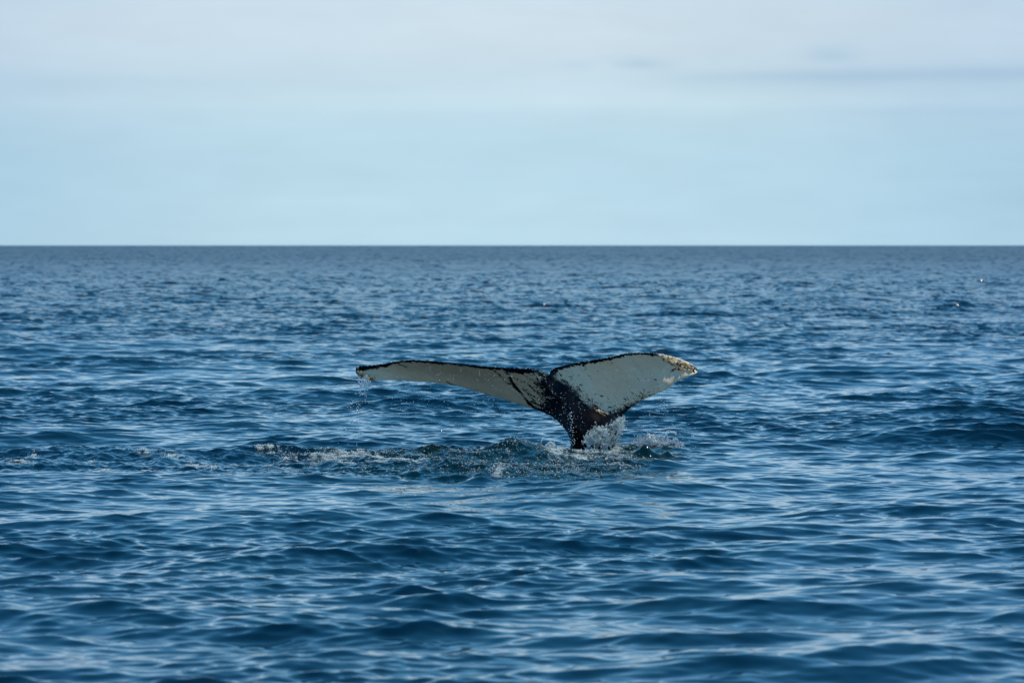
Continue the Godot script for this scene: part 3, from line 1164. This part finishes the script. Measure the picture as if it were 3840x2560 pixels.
	for c in CLOTS:
		var n := int(c[2] * c[3] * 7.0)
		for k in n:
			var q := Vector2(c[0] + r.randfn() * c[2] * 0.5, c[1] + r.randfn() * c[3] * 0.45)
			var w := on_water(q.x, q.y)
			if clump.get_noise_2d(w.x * 5.0, w.y * 2.6) < r.randf_range(-0.1, 0.2):
				continue
			var p := water_at(w.x, w.y)
			list.append([p + Vector3(0, r.randf_range(0.0, 0.012), 0), lerpf(0.0015, 0.007, pow(r.randf(), 3.5)), r.randf_range(0.5, 0.9)])
	add_stuff("foam_clots", list, foam, "pale clots of foam drifting along the churned wake toward the left", "foam")
	# water falling from the tail
	list = []
	for s in [[1346, 1420, 1432], [1355, 1424, 1442], [1366, 1424, 1440], [1372, 1428, 1436], [1381, 1428, 1440], [1388, 1430, 1438]]:
		for k in 26:
			var y := r.randf_range(s[1], s[2] + 8.0)
			list.append([seen(s[0] + r.randfn() * 1.2, y, WHALE - 0.1), r.randf_range(0.003, 0.008), r.randf_range(1.0, 2.6)])
	for k in 150:
		var t := pow(r.randf(), 1.3)
		list.append([seen(1364 - 50 * t + r.randfn() * (14.0 + 16.0 * t), 1440 + 230 * t, WHALE - 0.1 + r.randfn() * 0.1), r.randf_range(0.003, 0.008), r.randf_range(0.8, 1.6)])
	for s in [[1612, 1372, 1396], [1652, 1374, 1402], [1700, 1382, 1428], [1728, 1380, 1392], [1798, 1392, 1405], [2497, 1357, 1384], [2504, 1360, 1394], [2520, 1400, 1417], [2538, 1390, 1400], [2554, 1393, 1420], [2561, 1393, 1422]]:
		for k in 9:
			var y := r.randf_range(s[1], s[2])
			list.append([seen(s[0] + r.randfn() * 0.8, y, WHALE - 0.8), r.randf_range(0.001, 0.0028), r.randf_range(1.0, 2.4)])
	for k in 420:
		var q := Vector2(r.randf_range(1450, 2080), r.randf_range(1400, 1700))
		list.append([seen(q.x, q.y, WHALE - r.randf_range(0.5, 1.2)), r.randf_range(0.0018, 0.0048) * (1.5 if r.randf() < 0.08 else 1.0), 1.0])
	for k in 170:
		var q := Vector2(2130 + r.randfn() * 52.0, 1535 + r.randfn() * 70.0)
		if q.y < 1680.0:
			list.append([seen(q.x, q.y, WHALE - r.randf_range(0.7, 1.1)), r.randf_range(0.0012, 0.0042), r.randf_range(0.7, 1.3)])
	for k in 60:
		var t := r.randf()
		list.append([seen(2150 - 12.0 * (1.0 - t) + r.randfn() * 5.0, 1540 + 130 * t, WHALE - 0.6), r.randf_range(0.003, 0.008), r.randf_range(0.5, 1.0)])
	for k in 130:
		var q := Vector2(r.randf_range(2250, 2540), r.randf_range(1380, 1560))
		list.append([seen(q.x, q.y, WHALE - r.randf_range(0.5, 1.0)), r.randf_range(0.0018, 0.005), 1.0])
	for k in 70:
		var t := r.randf()
		list.append([seen(2488 + r.randfn() * (7.0 + 6.0 * t), 1420 + 140 * t, WHALE - 0.5), r.randf_range(0.002, 0.006), 1.0])
	add_stuff("falling_drops", list, wet, "bright drops of water falling from the raised tail", "water drops")
	# one bubble afloat on the smooth water in front
	var w := on_water(2110, 2001)
	var b := MeshInstance3D.new()
	b.name = "floating_bubble"
	var dome := SphereMesh.new()
	dome.radius = 0.015
	dome.height = 0.03
	dome.radial_segments = 16
	dome.rings = 8
	b.mesh = dome
	b.material_override = wet
	# it rides on the crest nearest to where it is seen
	var crest := water_at(w.x, w.y)
	for k in 41:
		var p := water_at(w.x, w.y + (k - 20) * 0.04)
		if p.y > crest.y:
			crest = p
	b.position = crest + Vector3(0, 0.02, 0)
	tag(b, "single small bubble floating on the smooth water in front of the whale", "bubble")
	add_child(b)


func _ready() -> void:
	rng.seed = 1
	# camera: a long lens held at the height of a small boat's rail
	var camera := Camera3D.new()
	camera.name = "camera"
	var lens := CameraAttributesPhysical.new()
	lens.frustum_focal_length = 12.0 / (341.0 / LENS)
	lens.frustum_focus_distance = WHALE - 0.3
	lens.exposure_aperture = 3.8
	lens.frustum_near = 0.1
	lens.frustum_far = 100000.0
	camera.attributes = lens
	camera.position = Vector3(0, EYE, 0)
	camera.rotation.x = -atan(96.0 / LENS)
	add_child(camera)
	camera.current = true
	# sky
	var e := Environment.new()
	e.background_mode = Environment.BG_SKY
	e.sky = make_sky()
	e.tonemap_mode = Environment.TONE_MAPPER_LINEAR
	e.tonemap_exposure = 1.0
	e.sdfgi_enabled = true
	e.ssao_enabled = true
	e.ssil_enabled = true
	var around := WorldEnvironment.new()
	around.name = "environment"
	around.environment = e
	add_child(around)
	# sun: high, a little behind the whale and to the right
	var sun := DirectionalLight3D.new()
	sun.name = "sun"
	sun.light_energy = 1.3
	sun.light_color = Color(1.0, 0.95, 0.87)
	sun.light_angular_distance = 0.5
	sun.shadow_enabled = true
	sun.look_at_from_position(Vector3(0.5, 1.0, -0.22), Vector3.ZERO)
	add_child(sun)
	make_sea()
	make_whale()
	make_splashes()
